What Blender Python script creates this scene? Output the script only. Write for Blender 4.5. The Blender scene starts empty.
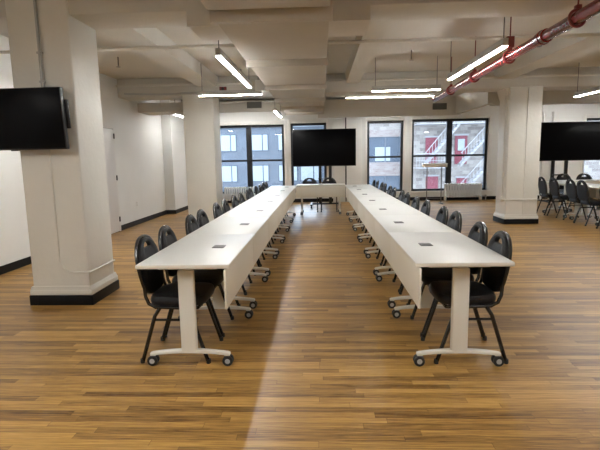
import bpy, bmesh, math, random
from mathutils import Vector, Matrix
random.seed(7)
S = bpy.context.scene
COL = S.collection
PI = math.pi

# ------------------------------------------------------------------ materials
def nodes_of(name):
    m = bpy.data.materials.new(name); m.use_nodes = True
    nt = m.node_tree
    return m, nt, nt.nodes['Principled BSDF']

def mat(name, col, rough=.5, metal=0., bump=0., bscale=40., var=0., vscale=6., spec=.5, coat=0.):
    m, nt, b = nodes_of(name)
    b.inputs['Base Color'].default_value = (*col, 1)
    b.inputs['Roughness'].default_value = rough
    b.inputs['Metallic'].default_value = metal
    b.inputs['Specular IOR Level'].default_value = spec
    b.inputs['Coat Weight'].default_value = coat
    b.inputs['Coat Roughness'].default_value = .15
    tc = nt.nodes.new('ShaderNodeTexCoord')
    if var > 0:
        n = nt.nodes.new('ShaderNodeTexNoise'); n.inputs['Scale'].default_value = vscale; n.inputs['Detail'].default_value = 5
        nt.links.new(tc.outputs['Object'], n.inputs['Vector'])
        r = nt.nodes.new('ShaderNodeValToRGB')
        r.color_ramp.elements[0].position = .3; r.color_ramp.elements[1].position = .7
        r.color_ramp.elements[0].color = (*[c * (1 - var) for c in col], 1)
        r.color_ramp.elements[1].color = (*[min(1, c * (1 + var * .6)) for c in col], 1)
        nt.links.new(n.outputs['Fac'], r.inputs['Fac']); nt.links.new(r.outputs['Color'], b.inputs['Base Color'])
    if bump > 0:
        n = nt.nodes.new('ShaderNodeTexNoise'); n.inputs['Scale'].default_value = bscale; n.inputs['Detail'].default_value = 4
        nt.links.new(tc.outputs['Object'], n.inputs['Vector'])
        u = nt.nodes.new('ShaderNodeBump'); u.inputs['Strength'].default_value = bump; u.inputs['Distance'].default_value = .01
        nt.links.new(n.outputs['Fac'], u.inputs['Height']); nt.links.new(u.outputs['Normal'], b.inputs['Normal'])
    return m

def emit(name, col, s):
    m, nt, b = nodes_of(name)
    b.inputs['Base Color'].default_value = (.9, .9, .9, 1)
    b.inputs['Emission Color'].default_value = (*col, 1)
    b.inputs['Emission Strength'].default_value = s
    return m

LAMP = 88.0
M = dict(
    wall=mat('wall paint', (.79, .80, .79), .6, bump=.15, bscale=30, var=.03, vscale=1.5),
    ceil=mat('ceiling paint', (.62, .60, .55), .75, bump=.3, bscale=12, var=.05, vscale=1.2),
    beam=mat('beam paint', (.60, .585, .535), .7, bump=.3, bscale=14, var=.05, vscale=2),
    column=mat('column paint', (.74, .73, .68), .45, bump=.35, bscale=14, var=.03, vscale=3),
    duct=mat('duct paint', (.50, .465, .40), .55, bump=.12, bscale=8, var=.04, vscale=2),
    trimw=mat('white trim paint', (.78, .78, .76), .45),
    base=mat('black baseboard vinyl', (.008, .008, .009), .5, spec=.2),
    top=mat('white laminate', (.74, .75, .73), .38),
    edge=mat('cream edge band', (.74, .71, .62), .4),
    leg=mat('cream powder coat', (.76, .75, .69), .35, coat=.1),
    outlet=mat('dark grey power box', (.06, .06, .065), .35),
    vinyl=mat('black vinyl', (.010, .010, .012), .48, bump=.2, bscale=90, spec=.28),
    tube=mat('gloss black tube', (.010, .010, .011), .25, spec=.5, coat=.2),
    rubber=mat('black rubber', (.02, .02, .02), .6),
    grey=mat('grey caster hub', (.42, .42, .42), .35),
    screen=mat('black glass screen', (.004, .004, .005), .3, spec=.06),
    bezel=mat('black plastic', (.012, .012, .013), .35),
    wframe=mat('black window frame', (.010, .012, .016), .4),
    radiator=mat('radiator paint', (.72, .72, .70), .45),
    alu=mat('fixture housing', (.45, .44, .42), .4, .3),
    steel=mat('galvanised conduit', (.45, .46, .45), .35, .8),
    white_pipe=mat('painted conduit', (.66, .64, .58), .5),
    wire=mat('suspension cable', (.2, .2, .2), .4, .8),
    red=mat('red sprinkler pipe', (.17, .014, .013), .26, bump=.1, bscale=30, var=.3, vscale=7, coat=.35),
    darkred=mat('dark red clamp', (.16, .02, .02), .35),
    vent=mat('vent grille', (.16, .16, .15), .5),
    door=mat('door paint', (.74, .73, .72), .4),
    hinge=mat('dark hinge', (.03, .03, .03), .4, .5),
    lamp=emit('lamp diffuser', (1.0, .99, .955), LAMP),
    facade_pale=mat('pale painted brick', (0.228, 0.198, 0.180), .8, bump=.2, bscale=6, var=.12, vscale=2.2),
    facade_blue=mat('blue grey cladding', (0.090, 0.102, 0.126), .6, var=.12, vscale=1),
    ribbon=mat('blue window band', (0.060, 0.078, 0.108), .25, var=.25, vscale=.8),
    blind=mat('pale window blind', (0.276, 0.300, 0.324), .5),
    red_door=mat('red painted door', (0.156, 0.021, 0.036), .5),
    stair=mat('white painted iron', (0.276, 0.264, 0.270), .5),
    asphalt=mat('asphalt', (.08, .08, .08), .9),
)

# pale brick with courses for the facade across the street
def brick_mat(name, c1, c2, mortar, s):
    m, nt, b = nodes_of(name)
    tc = nt.nodes.new('ShaderNodeTexCoord'); mp = nt.nodes.new('ShaderNodeMapping')
    mp.inputs['Rotation'].default_value = (-PI / 2, 0, 0)
    br = nt.nodes.new('ShaderNodeTexBrick'); br.inputs['Scale'].default_value = s
    br.inputs['Color1'].default_value = (*c1, 1); br.inputs['Color2'].default_value = (*c2, 1); br.inputs['Mortar'].default_value = (*mortar, 1)
    br.inputs['Mortar Size'].default_value = .012
    nt.links.new(tc.outputs['Object'], mp.inputs['Vector']); nt.links.new(mp.outputs['Vector'], br.inputs['Vector'])
    nt.links.new(br.outputs['Color'], b.inputs['Base Color']); b.inputs['Roughness'].default_value = .85
    return m
M['brick'] = brick_mat('whitewashed brick', (.28, .245, .22), (.15, .125, .115), (.25, .235, .22), 1.0)
M['brick_pink'] = brick_mat('pinkish brick', (.20, .145, .13), (.26, .22, .205), (.24, .235, .23), 1.6)

def floor_mat():
    m, nt, b = nodes_of('oak strip floor')
    N, L = nt.nodes, nt.links
    def math_(op, a, c=None, c2=None):
        n = N.new('ShaderNodeMath'); n.operation = op
        for i, v in enumerate((a, c, c2)):
            if v is None: continue
            if isinstance(v, (int, float)): n.inputs[i].default_value = v
            else: L.new(v, n.inputs[i])
        return n.outputs[0]
    tc = N.new('ShaderNodeTexCoord'); sp = N.new('ShaderNodeSeparateXYZ'); L.new(tc.outputs['Object'], sp.inputs[0])
    x, y = sp.outputs['X'], sp.outputs['Y']
    W, LN = .054, .85
    yr = math_('DIVIDE', y, W); row = math_('FLOOR', yr); fy = math_('FRACT', yr)
    wn = N.new('ShaderNodeTexWhiteNoise'); wn.noise_dimensions = '1D'; L.new(row, wn.inputs['W'])
    xo = math_('ADD', math_('DIVIDE', x, LN), math_('MULTIPLY', wn.outputs['Value'], 17.3))
    pl = math_('FLOOR', xo); fx = math_('FRACT', xo)
    cb = N.new('ShaderNodeCombineXYZ'); L.new(row, cb.inputs[0]); L.new(pl, cb.inputs[1])
    w2 = N.new('ShaderNodeTexWhiteNoise'); w2.noise_dimensions = '2D'; L.new(cb.outputs[0], w2.inputs['Vector'])
    # grain
    mp = N.new('ShaderNodeMapping'); mp.inputs['Scale'].default_value = (2.6, 75, 1)
    L.new(tc.outputs['Object'], mp.inputs['Vector'])
    ad = N.new('ShaderNodeVectorMath'); ad.operation = 'ADD'; L.new(mp.outputs[0], ad.inputs[0])
    sc = N.new('ShaderNodeVectorMath'); sc.operation = 'SCALE'; L.new(w2.outputs['Color'], sc.inputs[0]); sc.inputs['Scale'].default_value = 30
    L.new(sc.outputs[0], ad.inputs[1])
    gn = N.new('ShaderNodeTexNoise'); gn.inputs['Scale'].default_value = 1.6; gn.inputs['Detail'].default_value = 6; gn.inputs['Roughness'].default_value = .65
    gn.inputs['Distortion'].default_value = .6
    L.new(ad.outputs[0], gn.inputs['Vector'])
    big = N.new('ShaderNodeTexNoise'); big.inputs['Scale'].default_value = .55; big.inputs['Detail'].default_value = 3
    L.new(tc.outputs['Object'], big.inputs['Vector'])
    f = math_('ADD', math_('MULTIPLY', w2.outputs['Value'], .46), math_('MULTIPLY', math_('SUBTRACT', math_('MULTIPLY', gn.outputs['Fac'], 1.9), .60)  , .80))
    f = math_('ADD', f, math_('MULTIPLY', math_('SUBTRACT', big.outputs['Fac'], .5), .25))
    cr = N.new('ShaderNodeValToRGB'); e = cr.color_ramp.elements
    e[0].position = .12; e[0].color = (.100, .047, .016, 1)
    e[1].position = .98; e[1].color = (.60, .36, .125, 1)
    for p, c in ((.30, (.205, .106, .030)), (.48, (.320, .176, .049)), (.70, (.445, .256, .072))):
        k = e.new(p); k.color = (*c, 1)
    L.new(f, cr.inputs['Fac'])
    # seams
    gy = math_('LESS_THAN', fy, .045); gx = math_('LESS_THAN', fx, .003); gap = math_('MAXIMUM', gy, gx)
    mx = N.new('ShaderNodeMix'); mx.data_type = 'RGBA'
    L.new(math_('MULTIPLY', gap, .55), mx.inputs['Factor']); L.new(cr.outputs['Color'], mx.inputs['A'])
    mx.inputs['B'].default_value = (.05, .025, .012, 1)
    L.new(mx.outputs['Result'], b.inputs['Base Color'])
    rg = N.new('ShaderNodeMapRange'); L.new(gn.outputs['Fac'], rg.inputs['Value'])
    rg.inputs['To Min'].default_value = .26; rg.inputs['To Max'].default_value = .42
    L.new(rg.outputs[0], b.inputs['Roughness'])
    h = math_('SUBTRACT', math_('ADD', math_('MULTIPLY', gn.outputs['Fac'], .25), math_('MULTIPLY', w2.outputs['Value'], .35)), math_('MULTIPLY', gap, 1.0))
    bp = N.new('ShaderNodeBump'); bp.inputs['Strength'].default_value = .22; bp.inputs['Distance'].default_value = .004
    L.new(h, bp.inputs['Height']); L.new(bp.outputs['Normal'], b.inputs['Normal'])
    b.inputs['Specular IOR Level'].default_value = .34
    return m
M['floor'] = floor_mat()

def glass_mat():
    m = bpy.data.materials.new('window glass'); m.use_nodes = True; nt = m.node_tree; nt.nodes.clear()
    o = nt.nodes.new('ShaderNodeOutputMaterial'); t = nt.nodes.new('ShaderNodeBsdfTransparent'); g = nt.nodes.new('ShaderNodeBsdfGlossy')
    g.inputs['Roughness'].default_value = .02
    t.inputs['Color'].default_value = (.93, .97, 1, 1)
    mx = nt.nodes.new('ShaderNodeMixShader'); fr = nt.nodes.new('ShaderNodeFresnel'); fr.inputs['IOR'].default_value = 1.45
    nt.links.new(fr.outputs[0], mx.inputs[0]); nt.links.new(t.outputs[0], mx.inputs[1]); nt.links.new(g.outputs[0], mx.inputs[2])
    nt.links.new(mx.outputs[0], o.inputs[0])
    return m
M['glass'] = glass_mat()

# ------------------------------------------------------------------ mesh builder
class MB:
    def __init__(s): s.bm = bmesh.new()
    def box(s, x0, x1, y0, y1, z0, z1, bev=0., seg=2):
        r = bmesh.ops.create_cube(s.bm, size=1)
        vs = r['verts']
        for v in vs:
            v.co = Vector(((x0 + x1) / 2 + v.co.x * (x1 - x0), (y0 + y1) / 2 + v.co.y * (y1 - y0), (z0 + z1) / 2 + v.co.z * (z1 - z0)))
        if bev > 0:
            es = {e for v in vs for e in v.link_edges}
            bmesh.ops.bevel(s.bm, geom=list(es), offset=bev, segments=seg, affect='EDGES', profile=.5)
        return s
    def prism(s, pts, axis, a, b, bev=0.):
        """extrude a 2-D outline along an axis: axis x -> pts are (y,z), y -> (x,z), z -> (x,y)"""
        def mk(p, t):
            return {'x': (t, p[0], p[1]), 'y': (p[0], t, p[1]), 'z': (p[0], p[1], t)}[axis]
        A = [s.bm.verts.new(mk(p, a)) for p in pts]; B = [s.bm.verts.new(mk(p, b)) for p in pts]
        fs = [s.bm.faces.new(A), s.bm.faces.new(B[::-1])]
        n = len(pts)
        for i in range(n): fs.append(s.bm.faces.new((A[i], B[i], B[(i + 1) % n], A[(i + 1) % n])))
        bmesh.ops.recalc_face_normals(s.bm, faces=fs)
        if bev > 0:
            es = {e for f in fs for e in f.edges}
            bmesh.ops.bevel(s.bm, geom=list(es), offset=bev, segments=2, affect='EDGES', profile=.5)
        return s
    def tube(s, pts, r, n=10, closed=False, r2=None):
        pts = [Vector(p) for p in pts]; rings = []
        up = Vector((0, 0, 1)); N = len(pts); prev = None
        for i, p in enumerate(pts):
            if closed: d = pts[(i + 1) % N] - pts[i - 1]
            else: d = pts[min(i + 1, N - 1)] - pts[max(i - 1, 0)]
            d.normalize()
            if prev is None:
                a = d.cross(up) if abs(d.z) < .95 else d.cross(Vector((1, 0, 0)))
            else:
                a = prev - d * prev.dot(d)
            a.normalize(); prev = a; b = d.cross(a).normalized()
            rr = r if r2 is None else r + (r2 - r) * i / (N - 1)
            rings.append([s.bm.verts.new(p + a * math.cos(2 * PI * k / n) * rr + b * math.sin(2 * PI * k / n) * rr) for k in range(n)])
        fs = []
        for i in range(N if closed else N - 1):
            A, B = rings[i], rings[(i + 1) % N]
            for k in range(n): fs.append(s.bm.faces.new((A[k], A[(k + 1) % n], B[(k + 1) % n], B[k])))
        if not closed:
            fs.append(s.bm.faces.new(rings[0][::-1])); fs.append(s.bm.faces.new(rings[-1]))
        bmesh.ops.recalc_face_normals(s.bm, faces=fs)
        return s
    def lathe(s, prof, c, axis='z', n=20):
        """prof list of (radius, along) closed shape around axis through c"""
        c = Vector(c); rings = []
        for (r, h) in prof:
            ring = []
            for k in range(n):
                t = 2 * PI * k / n; u, w = math.cos(t) * max(r, 1e-4), math.sin(t) * max(r, 1e-4)
                o = {'z': (u, w, h), 'x': (h, u, w), 'y': (u, h, w)}[axis]
                ring.append(s.bm.verts.new(c + Vector(o)))
            rings.append(ring)
        fs = []
        for A, B in zip(rings, rings[1:]):
            for k in range(n): fs.append(s.bm.faces.new((A[k], A[(k + 1) % n], B[(k + 1) % n], B[k])))
        fs.append(s.bm.faces.new(rings[0][::-1])); fs.append(s.bm.faces.new(rings[-1]))
        bmesh.ops.recalc_face_normals(s.bm, faces=fs)
        return s
    def build(s, name, m, parent=None, smooth=True):
        me = bpy.data.meshes.new(name)
        s.bm.to_mesh(me); s.bm.free()
        me.materials.append(M[m] if isinstance(m, str) else m)
        o = bpy.data.objects.new(name, me); COL.objects.link(o)
        if smooth:
            for p in me.polygons: p.use_smooth = True
            try: me.set_sharp_from_angle(angle=math.radians(35))
            except Exception: pass
        if parent: o.parent = parent
        return o

def tag(o, label=None, cat=None, group=None, kind=None):
    if label: o['label'] = label
    if cat: o['category'] = cat
    if group: o['group'] = group
    if kind: o['kind'] = kind
    return o
def empty(name, loc, rz=0.):
    o = bpy.data.objects.new(name, None); COL.objects.link(o); o.location = loc; o.rotation_euler = (0, 0, rz)
    o.empty_display_size = .1
    return o
def copy_tree(o, parent=None):
    c = o.copy(); COL.objects.link(c)
    if parent: c.parent = parent
    for ch in list(o.children): copy_tree(ch, c)
    return c
def struct(o, label=None, cat=None): return tag(o, label, cat, None, 'structure')

ORD = ['first', 'second', 'third', 'fourth', 'fifth', 'sixth', 'seventh', 'eighth', 'ninth', 'tenth', 'eleventh', 'twelfth', 'thirteenth', 'fourteenth', 'fifteenth']

# ------------------------------------------------------------------ room shell
XL, XR, YB, YW, ZC = -4.10, 12.0, -6.0, 14.96, 3.05
struct(MB().box(XL - .3, XR + .3, YB - .3, YW + .3, -.25, 0).build('floor', 'floor'), 'oak strip floor with worn warm brown boards', 'floor')
struct(MB().box(XL - .3, XR + .3, YB - .3, YW + .3, ZC, ZC + .3).build('ceiling', 'ceil'), 'rough painted concrete ceiling', 'ceiling')
struct(MB().prism([(XL - .3, YB), (XL, YB), (XL, 12.15), (-3.85, 12.15), (-3.85, YW + .2), (XL - .3, YW + .2)], 'z', 0, ZC).build('wall_left', 'wall'), 'plain white side wall with a small step near the windows', 'wall')
struct(MB().box(XR, XR + .3, YB, YW, 0, ZC).build('wall_right', 'wall'), 'plain white wall at the far side', 'wall')
struct(MB().box(XL, XR, YB - .3, YB, 0, ZC).build('wall_front', 'wall'), 'plain white wall behind the viewer', 'wall')

# window wall with openings: (x0, x1, z0, z1, [mullion x], rail z)
WINS = [(-3.42, -1.14, .30, 2.47, [-2.27], 1.35), (-.93, .20, .30, 2.49, [], 1.37), (1.48, 2.61, .30, 2.51, [], 1.39),
        (2.87, 5.23, .30, 2.53, [4.05], 1.40), (8.15, 10.4, .30, 2.46, [9.27], 1.3)]
wb = MB()
xs = [XL - .3] + [v for w in WINS for v in (w[0], w[1])] + [XR + .3]
for i in range(0, len(xs), 2): wb.box(xs[i], xs[i + 1], YW, YW + .32, 0, ZC)
for w in WINS:
    wb.box(w[0], w[1], YW, YW + .32, 0, w[2]); wb.box(w[0], w[1], YW, YW + .32, w[3], ZC)
struct(wb.build('wall_back', 'wall'), 'white wall of tall windows at the end of the room', 'wall')
wlab = ['wide black-framed window behind the cast iron radiator beside the pale left pillar', 'narrow black-framed window half hidden by the television on its stand',
        'narrow black-framed window looking onto banded brick and blue glass', 'wide black-framed window looking onto red doors and a white fire escape',
        'black-framed window behind the second television']
for i, (x0, x1, z0, z1, mus, rz) in enumerate(WINS):
    w = empty('window_%d' % (i + 1), ((x0 + x1) / 2, YW, z0)); struct(w, wlab[i], 'window')
    def T(mb, name, m):
        o = mb.build(name, m); o.parent = w; o.location = (-(x0 + x1) / 2, -YW, -z0); return o
    y0, y1 = YW + .10, YW + .17
    f = MB(); e = .075
    f.box(x0, x0 + e, y0, y1, z0, z1); f.box(x1 - e, x1, y0, y1, z0, z1); f.box(x0 + e, x1 - e, y0, y1, z1 - e, z1); f.box(x0 + e, x1 - e, y0, y1, z0, z0 + .06)
    for mx in mus: f.box(mx - .085, mx + .085, y0 - .01, y1, z0 + .06, z1 - e)
    T(f, 'frame', 'wframe')
    cuts = [x0 + e] + [v for mx in mus for v in (mx - .085, mx + .085)] + [x1 - e]
    for k in range(0, len(cuts), 2):
        a, b = cuts[k], cuts[k + 1]
        T(MB().box(a, b, y0 + .015, y1 - .01, rz - .03, rz + .03), 'meeting_rail', 'wframe')
        T(MB().box(a, b, y0 + .030, y0 + .036, z0 + .06, rz - .03), 'glass', 'glass')
        T(MB().box(a, b, y0 + .044, y0 + .050, rz + .03, z1 - e), 'glass', 'glass')
    c = MB()
    c.box(x0 - .10, x0, YW - .02, YW, z0 - .02, z1 + .10, .004); c.box(x1, x1 + .10, YW - .02, YW, z0 - .02, z1 + .10, .004)
    c.box(x0, x1, YW - .02, YW, z1, z1 + .10, .004)
    T(c, 'casing', 'trimw')
    T(MB().box(x0 - .12, x1 + .12, YW - .07, YW + .10, z0 - .04, z0, .006), 'sill', 'trimw')

# baseboards
def bb(name, lab, *boxes):
    m = MB()
    for b in boxes: m.box(*b)
    struct(m.build(name, 'base'), lab, 'baseboard')
bb('baseboard_left', 'black baseboard along the plain side wall', (XL, XL + .015, YB, 12.135, 0, .105), (XL, -3.835, 12.135, 12.15, 0, .105), (-3.85, -3.835, 12.15, YW, 0, .105))
bb('baseboard_back', 'black baseboard under the windows', (-3.83, XR, YW - .015, YW, 0, .11))
bb('baseboard_right', 'black baseboard of the far side wall', (XR - .015, XR, YB, YW, 0, .11))

# transverse beams, joists, soffits
def tr(n, mb, m, lab): struct(mb.build('trim_%d' % n, m), lab, 'beam')
tr(1, MB().box(XL, XR, 4.425, 4.94, 2.745, ZC, .012), 'beam', 'deep concrete beam crossing above the white pillar')
tr(2, MB().box(XL, XR, 9.60, 10.15, 2.69, ZC, .012), 'beam', 'deep concrete beam on the second row of pillars')
tr(3, MB().box(XL, XR, -1.4, -.9, 2.61, ZC, .012), 'beam', 'concrete beam behind the viewer')
for k, (x, w) in enumerate(((-2.25, .22), (.66, .15), (3.60, .2), (6.8, .2))):
    tr(4 + k, MB().prism([(x - w, ZC), (x - w * .85, 2.86), (x + w * .85, 2.86), (x + w, ZC)], 'y', 4.94, 9.6), 'beam', 'rib of the ceiling running towards the windows, %s from the side wall' % ORD[k])
tr(8, MB().box(-.05, 3.62, 12.5, 12.62, 2.44, 2.90).box(-.05, 3.62, 12.62, YW, 2.84, 2.90).prism([(3.50, 12.5), (3.62, 12.5), (3.62, 10.15), (3.50, 10.15)], 'z', 2.46, 2.90), 'beam', 'boxed soffit above the middle windows, turning back to the pillar')
tr(9, MB().box(-3.85, -.05, 13.0, 13.14, 2.69, 2.93).box(-3.85, -.05, 13.14, YW, 2.97, 3.0), 'beam', 'boxed soffit above the wide window by the side wall')
tr(10, MB().box(4.4, XR, 12.5, 12.66, 2.66, 3.02), 'beam', 'boxed soffit above the second seating group')
tr(11, MB().box(XL, -2.4, 10.62, 11.3, 2.49, 2.69), 'beam', 'low boxed bulkhead between the side wall and the pillar')
# wall pilasters in the second bay and beside the screen
tr(12, MB().box(7.12, 7.28, YW - .10, YW, 0, 2.66).box(6.86, 6.90, YW - .06, YW, 0, 2.66), 'trimw', 'white wall post seen above the second television')
tr(13, MB().box(.40, 1.30, YW - .16, YW, 0, 2.54, .01), 'trimw', 'flat white pier between the two narrow windows')

# side door
d = empty('door_1', (XL, 8.75, 0)); struct(d, 'plain pale door with dark hinges in the side wall', 'door')
o = MB().box(0, .03, -.45, .45, .01, 2.03, .004).build('panel', 'door', d)
MB().box(0, .02, .46, .52, 0, 2.09).box(0, .02, -.52, -.46, 0, 2.09).box(0, .02, -.52, .52, 2.04, 2.10).build('frame', 'trimw', d)
for z in (.25, 1.08, 1.90): tag(MB().box(.02, .045, .435, .47, z - .05, z + .05, .003).build('hinge', 'hinge', d), 'dark metal hinge')

# columns
def column(name, x0, x1, y0, y1, lab, ztop=2.71):
    c = MB().box(x0, x1, y0, y1, 0, ztop, .018, 3)
    co = struct(c.build(name, 'column'), lab, 'pillar')
    t = MB().box(x0 - .025, x1 + .025, y0 - .025, y1 + .025, .10, .155, .01).prism(
        [(x0 - .02, .15), (x1 + .02, .15), (x1 + .001, .19), (x0 - .001, .19)], 'y', y0 - .02, y1 + .02)
    t.build('base_moulding', 'column', co)
    b = MB().box(x0 - .03, x1 + .03, y0 - .03, y1 + .03, 0, .10, .003).build('baseboard', 'base', co)
    tag(b, 'black baseboard around the pillar foot')
    return co
c1 = column('column', -2.875, -2.29, 4.40, 4.95, 'broad white pillar with a television and conduit on it', ZC)
c2 = column('column', -2.77, -2.14, 9.58, 10.15, 'pale pillar standing behind the chairs near the wide window')
c3 = column('column', 3.73, 4.365, 9.58, 10.12, 'pale pillar by the second seating group with a pipe on its flank')
MB().prism([(3.73, 2.45), (3.65, 2.69), (3.73, 2.69)], 'y', 9.62, 10.08).build('haunch', 'column', c3)
# conduit pieces fixed to pillars
def thing(mb, name, m, label, cat, group=None):
    return tag(mb.build(name, m), label, cat, group)
thing(MB().tube([(-2.575, 4.38, 3.04), (-2.575, 4.38, 2.45), (-2.575, 4.38, 1.99)], .014).box(-2.60, -2.55, 4.37, 4.40, 2.40, 2.42).box(-2.60, -2.55, 4.37, 4.40, 2.14, 2.16),
      'conduit_pipe', 'steel', 'bare metal conduit dropping from the ceiling to the pillar television', 'conduit')
pts = [(-2.575, 4.388, 1.70), (-2.575, 4.388, .50)]
for k in range(1, 9):
    t = PI + k / 8 * PI / 2
    pts.append((-2.575 + .14 + .14 * math.cos(t), 4.388, .47 + .14 * math.sin(t)))
pts += [(-2.30, 4.388, .33), (-2.282, 4.392, .33), (-2.278, 4.41, .33), (-2.278, 4.94, .33)]
thing(MB().tube(pts, .010, 8), 'conduit_pipe', 'column', 'thin white painted conduit bending around the foot of the broad white pillar', 'conduit')
thing(MB().tube([(3.70, 9.70, 2.60), (3.70, 9.70, .50)], .018).box(3.66, 3.73, 9.66, 9.74, .44, .56, .004).tube([(3.69, 9.66, .50), (3.70, 9.555, .50), (3.74, 9.555, .50), (4.35, 9.555, .50)], .010, 8), 'conduit_pipe', 'column', 'painted pipe with a switch box on the flank of the pillar by the second group', 'conduit')
thing(MB().tube([(4.08, 9.57, 2.69), (4.08, 9.57, .19)], .010, 8), 'conduit_pipe', 'column', 'thin painted pipe running down the front of the pillar by the second group', 'conduit')
thing(MB().tube([(-2.16, 9.57, 2.69), (-2.16, 9.57, .19)], .012, 8), 'conduit_pipe', 'column', 'thin painted pipe on the corner of the pillar behind the chairs', 'conduit')
thing(MB().tube([(XL + .02, 6.0, 2.80), (7.8, 6.0, 2.80)], .022), 'ceiling_pipe', 'white_pipe', 'thin painted pipe crossing the ceiling above the duct', 'pipe')
thing(MB().tube([(XL + .02, 9.50, 2.90), (7.8, 9.50, 2.88)], .024), 'ceiling_pipe', 'white_pipe', 'painted pipe running along the face of the far beam', 'pipe')
thing(MB().tube([(-3.9, 9.46, 2.74), (-3.2, 9.46, 2.71), (-2.6, 9.46, 2.73), (-1.95, 9.46, 2.74)], .02), 'conduit_pipe', 'steel', 'short dull metal conduit under the far beam above the pale pillar', 'conduit')
thing(MB().tube([(.80, YW - .175, 2.84), (.80, YW - .175, .02)], .018, 8), 'conduit_pipe', 'bezel', 'thin dark conduit running down the pier beside the large television', 'conduit')
thing(MB().tube([(-2.25, 4.30, 2.90), (-2.0, 4.30, 2.845), (-1.6, 4.30, 2.835), (-1.22, 4.30, 2.85)], .02, 8).tube([(-1.7, 4.30, 2.84), (-1.7, 4.30, 3.05)], .006, 6), 'ceiling_pipe', 'white_pipe', 'short sagging painted pipe in front of the near beam beside the duct', 'pipe')
al = tag(empty('fire_alarm_horn', (-1.93, 9.58, 2.80)), 'small dark red alarm box on the far beam', 'alarm')
MB().box(-.07, .07, -.035, .02, -.045, .045, .006).build('housing', 'darkred', al)
MB().lathe([(.028, -.045), (.03, -.034)], (0, 0, 0), 'y', 16).build('horn', 'bezel', al)

# ------------------------------------------------------------------ air duct
du = tag(empty('air_duct', (-.38, 4, 2.57)), 'large painted rectangular air duct hanging over the aisle between the tables', 'duct')
def D(mb, name, m='duct', lab=None):
    o = mb.build(name, m, du); o.location = (.38, -4, -2.57)
    if lab: tag(o, lab)
    return o
segs = [(1.5, 4.06), (4.06, 5.98), (5.98, 7.95), (7.95, 9.65), (9.65, 11.1), (11.1, 12.45)]
segs = [(-1.5, 1.5)] + segs
for a, b in segs:
    z = 2.57
    D(MB().prism([(a + .02, z), (b - .22, z), (b - .035, z + .055), (b - .035, 2.775), (a + .02, 2.775)], 'x', -.875, .09, .004), 'section')
for a, b in segs:
    D(MB().box(-.90, .115, b - .035, b + .025, 2.525, 2.778, .004), 'flange')
D(MB().box(-1.19, .46, 4.40, 4.95, 2.61, 2.70, .01).box(.115, .46, 4.385, 4.415, 2.61, 3.04).box(-1.19, -.90, 4.385, 4.415, 2.60, 3.04), 'collar', 'beam')
D(MB().box(-1.10, -.875, 8.2, 9.0, 2.56, 2.74, .006), 'branch', 'trimw', 'branch box on the flank of the duct, strong light put into its white colour')  # white in place of duct paint stands for the bright light on the box

# wall vents
def vent(x, y, z, w, h, lab):
    v = tag(empty('air_vent', (x, y, z)), lab, 'vent')
    fr = MB().box(-w / 2 - .03, w / 2 + .03, -.012, 0, -h / 2 - .03, h / 2 + .03, .003).build('frame', 'beam', v)
    g = MB().box(-w / 2, w / 2, -.016, -.006, -h / 2, h / 2)
    for k in range(7):
        zz = -h / 2 + (k + .5) * h / 7
        g.prism([(-.03, zz - .006), (-.03, zz - .002), (-.014, zz + .008), (-.014, zz + .003)], 'x', -w / 2, w / 2)
    tag(g.build('grille', 'vent', v), 'dark slatted grille')
vent(-1.78, 13.0, 2.86, .40, .17, 'dark vent grille on the soffit by the wide window at the pale pillar')
vent(3.09, 12.5, 2.66, .36, .16, 'dark vent grille on the soffit above the window of red doors')

# ------------------------------------------------------------------ linear lamps
def lamp(x, y, z, length, along, lab, group='suspended strip lights', shrink=0):
    r = tag(empty('ceiling_strip_light', (x, y, z), 0 if along == 'y' else -PI / 2), lab, 'ceiling light', group)
    h = length / 2
    MB().box(-.028, .028, -h, h, .006, min(.085, ZC - z - .005), .004).build('housing', 'alu', r)
    tag(MB().box(-.025, .025, -h + .008, h - .008, -.004, .010, .002).build('diffuser', 'lamp', r), 'glowing white diffuser')
    for q in (-1, 1):
        MB().tube([(0, q * (h - .06), min(.08, ZC - z - .02)), (0, q * (h - .06), ZC - z + .01)], .006, 6).build('suspension_cable', 'wire', r)
    return r
lamp(-1.08, 6.30, 2.50, 2.28, 'y', 'glowing strip light hanging over the left table row, running towards the windows')
lamp(1.91, 6.14, 2.50, 2.12, 'y', 'glowing strip light hanging beside the red pipe, running towards the windows')
lamp(-1.54, 8.25, 2.50, 1.10, 'x', 'glowing crosswise strip light in front of the pale pillar')
lamp(1.46, 8.20, 2.50, 1.15, 'x', 'glowing crosswise strip light between the duct and the red pipe')
lamp(-1.05, 12.0, 2.50, 1.7, 'y', 'glowing strip light farthest down the room, over the left row end')
lamp(4.78, 8.05, 2.44, 2.30, 'y', 'glowing strip light beyond the pillar, over the second group')
lamp(-3.50, 11.75, 2.50, .7, 'y', 'short glowing strip light behind the low bulkhead by the side wall')
for x, y in ((-1.08, 1.2), (1.91, 1.2), (-1.08, -3), (1.91, -3), (-3.3, 1.2), (5.2, 1.4)):
    lamp(x, y, 2.50, 2.3, 'y', 'strip light hanging overhead outside the view, %s' % ('beside the pillar bay' if x < -2 else 'over the open floor'))
lamp(1.85, 12.78, 2.955, 2.3, 'x', 'strip light tucked between the far beam and the soffit on the red pipe flank')
lamp(-1.9, 13.35, 2.985, 1.4, 'x', 'strip light tucked between the far beam and the soffit by the pale pillar')
lamp(-3.15, 6.1, 2.50, 1.2, 'y', 'unseen fill strip added in the side bay behind the broad pillar')  # unseen lamp added to brighten the left wall
lamp(2.1, 13.7, 2.62, 2.2, 'x', 'added fill strip hidden behind the middle soffit, washing the window wall')  # fill added out of sight to whiten the middle of the window wall
lamp(-2.3, 14.0, 2.82, 2.2, 'x', 'added fill strip hidden behind the soffit above the wide window')  # another added fill, for the left part of the window wall
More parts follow.
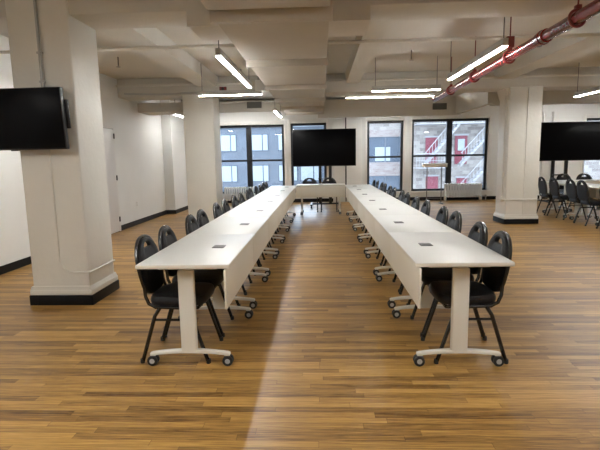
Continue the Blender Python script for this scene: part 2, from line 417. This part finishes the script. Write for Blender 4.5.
lamp(7.3, 13.7, 2.82, 2.2, 'x', 'added fill strip hidden behind the soffit above the second television')  # added likewise to light the wall around the second television
lamp(8.9, 6.0, 2.5, 2.3, 'y', 'strip light hanging over the far side bay')
lamp(8.6, 12.0, 2.5, 2.3, 'x', 'strip light near the windows of the second group')

# ------------------------------------------------------------------ red sprinkler pipe
rp = tag(empty('sprinkler_pipe', (2.1, 4, 2.5)), 'glossy red sprinkler pipe running overhead beside a strip light', 'pipe')
def R(mb, name, m='red'):
    o = mb.build(name, m, rp); o.location = (-2.1, -4, -2.5)
def px(y): return 2.10 + (y - 3.5) * .0283
R(MB().tube([(px(-4), -4, 2.5), (px(3), 3, 2.5), (px(9.55), 9.55, 2.5)], .052, 20), 'pipe')
for y in (1.5, 4.75):
    R(MB().tube([(px(y - .08), y - .08, 2.5), (px(y + .08), y + .08, 2.5)], .064, 20).tube([(px(y - .01), y - .012, 2.5), (px(y), y + .012, 2.5)], .07, 20), 'coupling')
for y in (2.6, 4.12, 5.62, 6.95, 8.3):
    ring = [(px(y) + .066 * math.cos(t), y, 2.5 + .066 * math.sin(t)) for t in [2 * PI * k / 20 for k in range(20)]]
    top = ZC
    h = MB().tube(ring, .013, 8, closed=True).tube([(px(y), y, 2.56), (px(y), y, top)], .007, 8)
    h.box(px(y) - .022, px(y) + .022, y - .025, y + .025, 2.565, 2.60, .004)
    if y == 5.62: h.box(px(y) - .04, px(y) + .04, y - .03, y + .03, 2.60, 2.72, .004)
    R(h, 'pipe_hanger', 'darkred')

# ------------------------------------------------------------------ tables
def make_table():
    """length along Y (1.22), depth along X (.60): user side at -X, modesty panel at +X"""
    r = empty('conference_table', (0, 0, 0))
    w, l = .305, .611
    tp = MB().box(-w, w, -l, l, .712, .74, .004, 2).build('tabletop', 'top', r)
    MB().box(-w - .0015, w + .0015, -l - .0015, l + .0015, .714, .7365, .004, 2).build('edge_band', 'edge', tp)
    MB().box(w - .038, w - .022, -l + .003, l - .003, .44, .702, .004).build('modesty_panel', 'edge', r)
    MB().box(-.05, .02, -l + .13, l - .13, .672, .712, .004).build('crossbeam', 'leg', r)
    o = MB().box(.065, .155, -.055, .055, .7395, .7445, .004).build('power_outlet', 'outlet', r)
    tag(o, 'dark grey power outlet set in the tabletop')
    MB().box(.078, .108, -.04, -.008, .744, .7455).box(.112, .142, -.04, -.008, .744, .7455).box(.078, .142, .008, .04, .744, .7455).build('socket', 'bezel', o)
    for s in (-1, 1):
        y = s * (l - .135)
        MB().box(-.072, .038, y - .022, y + .022, .10, .675, .012, 3).build('leg_post', 'leg', r)
        MB().box(-.20, .20, y - .025, y + .025, .682, .711, .006).build('top_bracket', 'leg', r)
        # arched foot
        up, lo = [], []
        for k in range(13):
            x = -.270 + .54 * k / 12; t = x / .270
            up.append((x - .016, .116 - .022 * t * t)); lo.append((x - .016, .090 - .016 * t * t))
        ft = MB().prism(up + lo[::-1], 'y', y - .020, y + .020, .005)
        for e in (-1, 1): ft.box(e * .258 - .036, e * .258 + .004, y - .019, y + .019, .07, .093, .006)
        f = ft.build('foot', 'leg', r)
        for e in (-1, 1):
            c = MB()
            for q in (-1, 1):
                c.lathe([(.012, -.011), (.033, -.011), (.036, -.007), (.036, .007), (.033, .011), (.012, .011)], (e * .262 - .016, y + q * .017, .037), 'y', 20)
            wh = c.build('caster', 'rubber', r)
            tag(wh, 'black twin wheel caster with a grey hub')
            MB().lathe([(.002, -.031), (.017, -.031), (.018, -.028), (.018, .028), (.017, .031), (.002, .031)], (e * .262 - .016, y, .037), 'y', 16).build('hub', 'grey', wh)
    return r

# ------------------------------------------------------------------ chairs (face +Y, back at -Y)
def back_y(z): return -.185 - (z - .48) * .17 - max(0, z - .48) ** 2 * .06
def make_chair():
    r = empty('banquet_chair', (0, 0, 0))
    # backrest: ring-built shield with a half moon hand hole
    n = 40
    def outline(t):
        # t 0..1 anticlockwise from bottom centre, rounded shield, z .49 .. .885
        a = -PI / 2 + 2 * PI * t
        cx, cz = math.cos(a), math.sin(a)
        if cz >= 0: x = .190 * (abs(cx) ** .86) * (1 if cx >= 0 else -1); z = .66 + .200 * (abs(cz) ** .98)
        else:
            x = .190 * (abs(cx) ** .32) * (1 if cx >= 0 else -1) * (1 - .12 * abs(cz)); z = .66 - .190 * (abs(cz) ** .55)
        return x, z
    def hole(t):
        a = -PI / 2 + 2 * PI * t
        cx, cz = math.cos(a), math.sin(a)
        return .064 * cx, .792 + (.042 * cz if cz > 0 else .006 * cz)
    bm = MB(); B = bm.bm
    rings = []
    spec = [(0., .004), (.0, .016), (.12, .024), (.5, .030), (.88, .024), (1., .012), (1., -.010), (.88, -.014), (.5, -.016), (.12, -.014), (0., -.008)]
    for f, off in spec:
        ring = []
        for k in range(n):
            t = k / n; ox, oz = outline(t); hx, hz = hole(t)
            x, z = hx + (ox - hx) * f, hz + (oz - hz) * f
            ring.append(B.verts.new((x, back_y(z) + off, z)))
        rings.append(ring)
    N = len(rings)
    for i in range(N):
        A, C = rings[i], rings[(i + 1) % N]
        for k in range(n): B.faces.new((A[k], A[(k + 1) % n], C[(k + 1) % n], C[k]))
    bmesh.ops.recalc_face_normals(B, faces=B.faces[:])
    bm.build('backrest', 'vinyl', r)
    # continuous tube: up the outline and forward under the seat
    fr = []
    pts = []
    for k in range(-14, 15):
        t = .5 + k / 40 * .93
        x, z = outline(t); x *= 1.045; z = .66 + (z - .66) * 1.03
        pts.append((x, back_y(z), z))
    lx, _, lz = pts[-1]; rx = pts[0][0]
    def tail(x):
        s = 1 if x > 0 else -1
        return [(s * .190, -.186, .475), (s * .192, -.165, .425), (s * .194, -.12, .402), (s * .196, 0, .398), (s * .196, .18, .398)]
    pts = tail(rx)[::-1] + pts + tail(lx)
    MB().tube(pts, .0125, 8).build('back_frame', 'tube', r)
    # seat cushion
    sb = MB(); B = sb.bm; n = 36
    def so(t, f):
        a = 2 * PI * t; c, s = math.cos(a), math.sin(a)
        x = abs(c) ** .45 * (1 if c >= 0 else -1); y = abs(s) ** .45 * (1 if s >= 0 else -1)
        return x * (.205 + .012 * y) * f, (.02 + y * .205) * f + .0
    prof = [(.90, .405), (.97, .412), (1., .430), (.99, .452), (.94, .470), (.80, .481), (.5, .487), (.2, .489)]
    rings = []
    for f, z in prof:
        rings.append([B.verts.new((*so(k / n, f), z)) for k in range(n)])
    for A, C in zip(rings, rings[1:]):
        for k in range(n): B.faces.new((A[k], A[(k + 1) % n], C[(k + 1) % n], C[k]))
    B.faces.new(rings[0][::-1]); B.faces.new(rings[-1])
    bmesh.ops.recalc_face_normals(B, faces=B.faces[:])
    sb.build('seat', 'vinyl', r)
    for y in (.18, -.12): MB().tube([(-.196, y, .398), (.196, y, .398)], .010, 8).build('seat_rail', 'tube', r)
    for s in (-1, 1):
        MB().tube([(s * .196, .10, .396), (s * .203, .13, .34), (s * .203, .235, .012)], .0135, 8).build('leg', 'tube', r)
        MB().tube([(s * .196, -.09, .396), (s * .203, -.125, .34), (s * .203, -.23, .012)], .0135, 8).build('leg', 'tube', r)
        MB().tube([(s * .200, .141, .312), (s * .200, -.138, .312)], .008, 8).build('stretcher', 'tube', r)
        for y in (.237, -.232):
            MB().lathe([(.0155, 0), (.0165, .006), (.0155, .03)], (s * .203, y, 0), 'z', 12).build('foot_cap', 'rubber', r)
    return r

T0, C0 = make_table(), make_chair()
tu = cu = False
def put_table(x, y, rz, lab, grp):
    global tu
    o = T0 if not tu else copy_tree(T0); tu = True
    o.location = (x, y, 0); o.rotation_euler = (0, 0, rz); tag(o, lab, 'table', grp)
def put_chair(x, y, rz, lab, grp):
    global cu
    o = C0 if not cu else copy_tree(C0); cu = True
    o.location = (x, y, 0); o.rotation_euler = (0, 0, rz); tag(o, lab, 'chair', grp)

PITCH = 1.225
ROWY = [2.895 + .611 + k * PITCH for k in range(7)]
for k, y in enumerate(ROWY):
    put_table(-.897, y, 0, 'white wheeled conference table in the left row, %s counted from the near end' % ORD[k], 'tables of the left row')
for k, y in enumerate(ROWY):
    put_table(.897, y, PI, 'white wheeled conference table in the right row, %s counted from the near end' % ORD[k], 'tables of the right row')
put_table(0, 11.48 + .30, -PI / 2, 'white wheeled conference table closing the far end between the two rows', 'tables closing the rows')
ly = [c + d for c in ROWY for d in (-.241, .236)]
for k, y in enumerate(ly):
    y += random.uniform(-.004, .004)
    put_chair(-1.03 - (random.uniform(0, .04) if k else 0), y, -PI / 2 + random.uniform(-.012, .012), 'black vinyl banquet chair outside the left table row, %s counted from the near end' % ORD[k], 'chairs along the left row')
for k, y in enumerate(ly):
    y += random.uniform(-.004, .004)
    put_chair(1.01 + (random.uniform(0, .04) if k else 0), y, PI / 2 + random.uniform(-.012, .012), 'black vinyl banquet chair outside the right table row, %s counted from the near end' % ORD[k], 'chairs along the right row')
put_chair(-.29, 12.32, PI + .03, 'black banquet chair behind the far end table, the one nearer the wide window', 'chairs behind the end table')
put_chair(.22, 12.34, PI - .02, 'black banquet chair behind the far end table, the one nearer the screen posts', 'chairs behind the end table')
# second group
X2 = 6.50
for k in range(2, 7):
    put_table(X2 - .89, ROWY[k], 0, 'white wheeled table of the second group beyond the pillar, %s from its near end' % ORD[k - 2], 'tables of the second group')
put_table(X2, 11.74, -PI / 2, 'white wheeled table closing the second group under its television', 'tables closing the rows')
for k, y in enumerate(ly[4:]):
    if k < 3: continue
    put_chair(X2 - 1.12 + random.uniform(-.03, .03), y, -PI / 2 + random.uniform(-.012, .012), 'black banquet chair of the second group beyond the pillar, %s from its near end' % ORD[k - 3], 'chairs along the second group')
put_chair(X2 - .12, 12.34, PI + .05, 'black banquet chair behind the second group end table, nearer the pillar', 'chairs behind the second end table')
put_chair(X2 + .38, 12.34, PI - .05, 'black banquet chair behind the second group end table, farther from the pillar', 'chairs behind the second end table')

# ------------------------------------------------------------------ televisions
def tv(x, y, z0, w, h, postx, lab):
    r = tag(empty('television', (x, y, 0)), lab, 'television')
    s = MB().box(-w / 2, w / 2, -.03, .03, z0, z0 + h, .006).build('casing', 'bezel', r)
    MB().box(-w / 2 + .012, w / 2 - .012, -.034, -.028, z0 + .018, z0 + h - .012, .001).build('screen', 'screen', r)
    MB().box(-w * .3, w * .3, .03, .07, z0 + h * .2, z0 + h * .8, .01).build('mount', 'bezel', r)
    for px_ in postx:
        MB().box(px_ - x - .042, px_ - x + .042, .07, .13, .10, z0 + h * .75, .006).build('post', 'bezel', r)
    c = sum(postx) / 2 - x
    b = MB().box(c - .42, c + .42, .06, .14, .075, .115, .01)
    for e in (-1, 1): b.box(c + e * .40 - .03, c + e * .40 + .03, -.32, .52, .07, .11, .01)
    b.build('stand_base', 'bezel', r)
    for e in (-1, 1):
        for yy in (-.29, .49):
            MB().lathe([(.01, -.018), (.033, -.018), (.035, 0), (.033, .018), (.01, .018)], (c + e * .40, yy, .036), 'x', 16).build('caster', 'rubber', r)
    MB().box(c - .2, c + .2, -.02, .12, .80, .83, .005).build('tray', 'bezel', r)
tv(.11, 13.3, 1.165, 1.78, 1.03, (-.01, .28), 'large dark television on a wheeled stand behind the end table')
tv(6.93, 13.3, 1.20, 1.80, 1.05, (6.47, 6.83), 'large dark television on a wheeled stand beyond the pillar')
# wall television on the pillar
r = tag(empty('television', (-2.80, 4.24, 1.80)), 'dark television mounted high on the broad white pillar', 'television')
r.rotation_euler = (math.radians(3), 0, math.radians(-1.5))
MB().box(-.49, .49, -.02, .03, -.275, .275, .006).build('casing', 'bezel', r)
MB().box(-.482, .482, -.024, -.018, -.262, .268, .001).build('screen', 'screen', r)
MB().box(.18, .46, .03, .062, -.18, .15, .006).box(.2, .3, .05, .14, -.10, .1).build('mount', 'bezel', r)
MB().box(.44, .515, .035, .055, -.09, .17, .004).build('side_plate', 'bezel', r)
MB().box(-.05, .02, -.015, .02, -.283, -.27, .002).build('sensor', 'bezel', r)

# ------------------------------------------------------------------ radiators
def radiator(x, w, ztop, n, lab):
    r = tag(empty('radiator', (x, YW - .17, 0)), lab, 'radiator', 'cast iron radiators')
    p = w / n
    for k in range(n):
        cx = -w / 2 + (k + .5) * p
        s = MB()
        s.box(cx - p * .29, cx + p * .29, -.10, .10, ztop - .07, ztop, .02, 3)
        s.box(cx - p * .29, cx + p * .29, -.10, .10, .10, .16, .02, 3)
        for yy in (-.075, 0, .075): s.tube([(cx, yy, .13), (cx, yy, ztop - .04)], p * .20, 8)
        s.build('section', 'radiator', r)
    MB().tube([(w / 2, 0, .13), (w / 2 + .12, 0, .13), (w / 2 + .12, 0, 0)], .02, 8).lathe([(.03, .10), (.035, .13), (.03, .17)], (w / 2 + .12, 0, 0), 'z', 12).build('valve', 'steel', r)
    for e in (-1, 1):
        MB().box(e * (w / 2 - p / 2) - .02, e * (w / 2 - p / 2) + .02, -.09, .09, 0, .11, .008).build('foot', 'radiator', r)
radiator(4.44, 1.17, .54, 14, 'white cast iron radiator under the window of red doors')
radiator(-2.60, .96, .53, 13, 'white cast iron radiator under the wide window by the pale pillar')

# tall slim stand by the right window
r = tag(empty('display_stand', (3.33, 13.9, 0)), 'tall slim stand with two thin dark posts and a white top before the window', 'stand')
for e in (-1, 1):
    MB().tube([(e * .21, 0, .03), (e * .21, 0, 1.08)], .014, 8).build('post', 'wire', r)
    MB().box(e * .21 - .02, e * .21 + .02, -.22, .22, .0, .03, .006).build('foot', 'wire', r)
MB().tube([(-.21, 0, .16), (.21, 0, .16)], .008, 8).build('crossbar', 'wire', r)
MB().box(-.34, .34, -.14, .14, 1.07, 1.18, .01).build('top_tray', 'trimw', r)
# small sensor above the right window
r = tag(empty('ceiling_motion_sensor', (3.62, 12.5, 2.46)), 'small white sensor hanging under the soffit above the window of red doors', 'sensor')
MB().lathe([(.02, -.10), (.05, -.08), (.055, -.03), (.04, -.005)], (.2, .1, 0), 'z', 20).build('dome', 'trimw', r)
MB().tube([(.2, .1, -.02), (.2, .1, .12)], .012, 8).build('stem', 'trimw', r)
# light switch plate
r = tag(empty('wall_outlet', (XL, 10.2, .46)), 'small white outlet plate low on the side wall', 'outlet')
MB().box(0, .008, -.035, .035, -.06, .06, .003).build('plate', 'trimw', r)
MB().box(.008, .010, -.015, .015, .01, .04, .001).box(.008, .010, -.015, .015, -.04, -.01, .001).build('socket', 'grey', r)
for x, y in ((-3.2, 7.6), (1.45, 7.7), (3.1, 7.0), (-1.45, 8.9)):
    r = tag(empty('ceiling_sprinkler', (x, y, 2.95)), 'small sprinkler head under the ceiling, %s' % ('over the side aisle' if x == -3.2 else 'near the duct branch' if x < 0 else 'between strip light and duct' if x < 2 else 'past the red pipe'), 'sprinkler')
    MB().tube([(0, 0, .1), (0, 0, -.04)], .012, 8).build('stem', 'wire', r)
    MB().lathe([(.012, -.05), (.035, -.052), (.035, -.056), (.01, -.058)], (0, 0, 0), 'z', 12).build('deflector', 'wire', r)

# ------------------------------------------------------------------ outside
struct(MB().box(-60, 80, 15.4, 90, -10.4, -10).build('street', 'asphalt'), 'street far below between the buildings', 'street')
# blue grey office block behind the wide window
b = tag(empty('office_building', (-12, 45, -10)), 'blue grey office block with bright blinds across the street', 'building')
def P(mb, name, m, root, lab=None):
    o = mb.build(name, m, root); o.location = -root.location
    if lab: tag(o, lab)
    return o
P(MB().box(-30, 1.2, 45, 58, -10, 4.35), 'wall', 'facade_blue', b)
P(MB().box(-30, 1.2, 44.8, 58, 4.35, 4.75), 'parapet', 'blind', b, 'pale top ledge')
for zz in (3.0, .08, -2.85):
    for xx in (-13.2, -11.1, -8.9, -5.85, -3.1, -1.0):
        w = 1.7
        f = P(MB().box(xx - w / 2 - .08, xx + w / 2 + .08, 44.93, 45, zz - .88, zz + .75), 'window', 'ribbon', b)
        q = MB().box(xx - w / 2, xx + w * .18, 44.90, 44.94, zz - .8, zz + .67).box(xx + w * .24, xx + w / 2, 44.90, 44.94, zz - .8, zz + .67)
        o = q.build('pane', 'blind', f); o.location = (0, 0, 0)
# banded building behind the narrow window
b = tag(empty('apartment_building', (3.5, 38, -10)), 'building of pale brick bands and blue glass bands across the street', 'building')
P(MB().box(1.4, 6.9, 38.2, 50, -10, 9), 'wall', 'facade_pale', b)
for z0, z1, m in ((2.96, 3.5, 'brick_pink'), (-.13, .95, 'brick_pink'), (-3.4, -2.4, 'brick_pink'), (3.5, 4.3, 'brick')):
    P(MB().box(1.4, 6.9, 38.0, 38.2, z0, z1), 'brick_band', m, b)
for z0, z1 in ((.95, 2.96), (-2.4, -.13), (4.3, 6.3)):
    f = P(MB().box(1.4, 6.9, 38.12, 38.2, z0, z1), 'window_band', 'ribbon', b)
    for xx in (2.6, 3.9, 5.2, 6.4): MB().box(xx - .05, xx + .05, 38.05, 38.13, z0, z1).build('mullion', 'facade_blue', f)
    MB().box(4.4, 5.6, 38.08, 38.12, z0 + .1, z0 + 1.2).build('pane', 'blind', f)
# white brick building with red doors
b = tag(empty('brick_building', (10, 36, -10)), 'whitewashed brick building with red doors on every floor', 'building')
P(MB().box(6.95, 26, 36, 50, -10, 12), 'wall', 'brick', b)
for x0, x1, z0, z1 in ((7.92, 8.80, .85, 2.75), (10.10, 11.0, .75, 2.85), (8.0, 8.9, -2.2, -.15), (10.3, 11.1, -2.3, -.3), (7.8, 8.85, 4.0, 6.0)):
    d = P(MB().box(x0, x1, 35.93, 36, z0, z1), 'door', 'red_door', b, 'red painted door')
    MB().box(x0 - .1, x1 + .1, 35.9, 36, z1, z1 + .12).build('lintel', 'stair', d)
P(MB().box(10.3, 10.8, 35.90, 35.94, 1.75, 2.6), 'door_pane', 'blind', b)
for x0, z0 in ((12.2, 1.0), (12.2, -2.0), (14.5, 1.0)):
    P(MB().box(x0, x0 + .9, 35.93, 36, z0, z0 + 1.3), 'window', 'ribbon', b)
fe = tag(empty('fire_escape', (10, 34.6, -10)), 'white iron fire escape stairs zigzagging past the red doors', 'fire escape')
for z, xe in ((.55, 9.6), (-2.6, 12.6), (3.7, 12.6)):
    P(MB().box(7.0, xe, 34.6, 35.9, z - .06, z), 'landing', 'stair', fe)
    q = MB().tube([(7.0, 34.6, z + 1.0), (xe, 34.6, z + 1.0)], .035, 6).tube([(7.0, 34.6, z + .5), (xe, 34.6, z + .5)], .02, 6)
    for k in range(int((xe - 7) / .2) + 1): q.box(7.0 + k * .2 - .012, 7.0 + k * .2 + .012, 34.59, 34.61, z, z + 1.0)
    P(q, 'railing', 'stair', fe)
for (xa, za, xb, zb) in ((7.6, .55, 10.2, 3.7), (9.4, -2.6, 12.2, .55), (10.2, .55, 12.6, 3.2)):
    q = MB()
    for yy in (34.7, 35.4):
        q.prism([(xa, za), (xb, zb), (xb, zb + .22), (xa, za + .22)], 'y', yy, yy + .05)
    n = 12
    for k in range(n):
        t = (k + .5) / n; cx, cz = xa + (xb - xa) * t, za + (zb - za) * t + .1
        q.box(cx - .12, cx + .12, 34.7, 35.4, cz, cz + .03)
    q.tube([(xa, 34.7, za + 1.0), (xb, 34.7, zb + 1.0)], .03, 6)
    for k in range(n):
        t = (k + .5) / n; cx, cz = xa + (xb - xa) * t, za + (zb - za) * t
        q.box(cx - .015, cx + .015, 34.69, 34.71, cz, cz + 1.0)
    P(q, 'stair_flight', 'stair', fe)
# pale block behind the second group window and gap filler blocks
b = tag(empty('stone_building', (38, 45, -10)), 'pale blue block seen behind the second television', 'building')
P(MB().box(27, 52, 44, 55, -10, 6), 'wall', 'blind', b)
for zz in (3.0, .1, -2.8):
    for k in range(6): P(MB().box(28.5 + k * 3, 30.5 + k * 3, 43.9, 44, zz - .8, zz + .8), 'window', 'facade_blue', b)

# ------------------------------------------------------------------ world and camera
w = bpy.data.worlds.new('sky'); S.world = w; w.use_nodes = True
bg = w.node_tree.nodes['Background']; bg.inputs[0].default_value = (.74, .86, 1.0, 1); bg.inputs[1].default_value = 6.6
for i, (x0, x1, z0, z1, mus, rz) in enumerate(WINS):
    L = bpy.data.lights.new('window_portal', 'AREA'); L.shape = 'RECTANGLE'; L.size = x1 - x0; L.size_y = z1 - z0
    L.cycles.is_portal = True
    o = bpy.data.objects.new('window_portal', L); COL.objects.link(o); o.location = ((x0 + x1) / 2, YW + .30, (z0 + z1) / 2)
    o.rotation_euler = (-PI / 2, 0, 0)

cam = bpy.data.cameras.new('camera'); co = bpy.data.objects.new('camera', cam); COL.objects.link(co)
cam.sensor_width = 36; cam.lens = 466.7 / 600 * 36; cam.clip_end = 300
P_, Yw, Ro = math.radians(8.16), math.radians(2.61), math.radians(1.05)
rt = Vector((math.cos(Yw), math.sin(Yw), 0))
fw = Vector((-math.sin(Yw) * math.cos(P_), math.cos(Yw) * math.cos(P_), -math.sin(P_)))
up = rt.cross(fw)
r2 = rt * math.cos(Ro) - up * math.sin(Ro); u2 = rt * math.sin(Ro) + up * math.cos(Ro)
mt = Matrix((r2, u2, -fw)).transposed().to_4x4(); mt.translation = Vector((0, 0, 1.405))
co.matrix_world = mt
S.camera = co
S.cycles.max_bounces = 8; S.cycles.diffuse_bounces = 5; S.cycles.glossy_bounces = 4; S.cycles.transparent_max_bounces = 12
S.cycles.caustics_reflective = False; S.cycles.caustics_refractive = False
S.cycles.use_denoising = True
S.cycles.sample_clamp_indirect = 8
vs = S.view_settings; vs.view_transform = 'Standard'; vs.look = 'None'; vs.gamma = 1; vs.use_curve_mapping = False; vs.exposure = 0.14
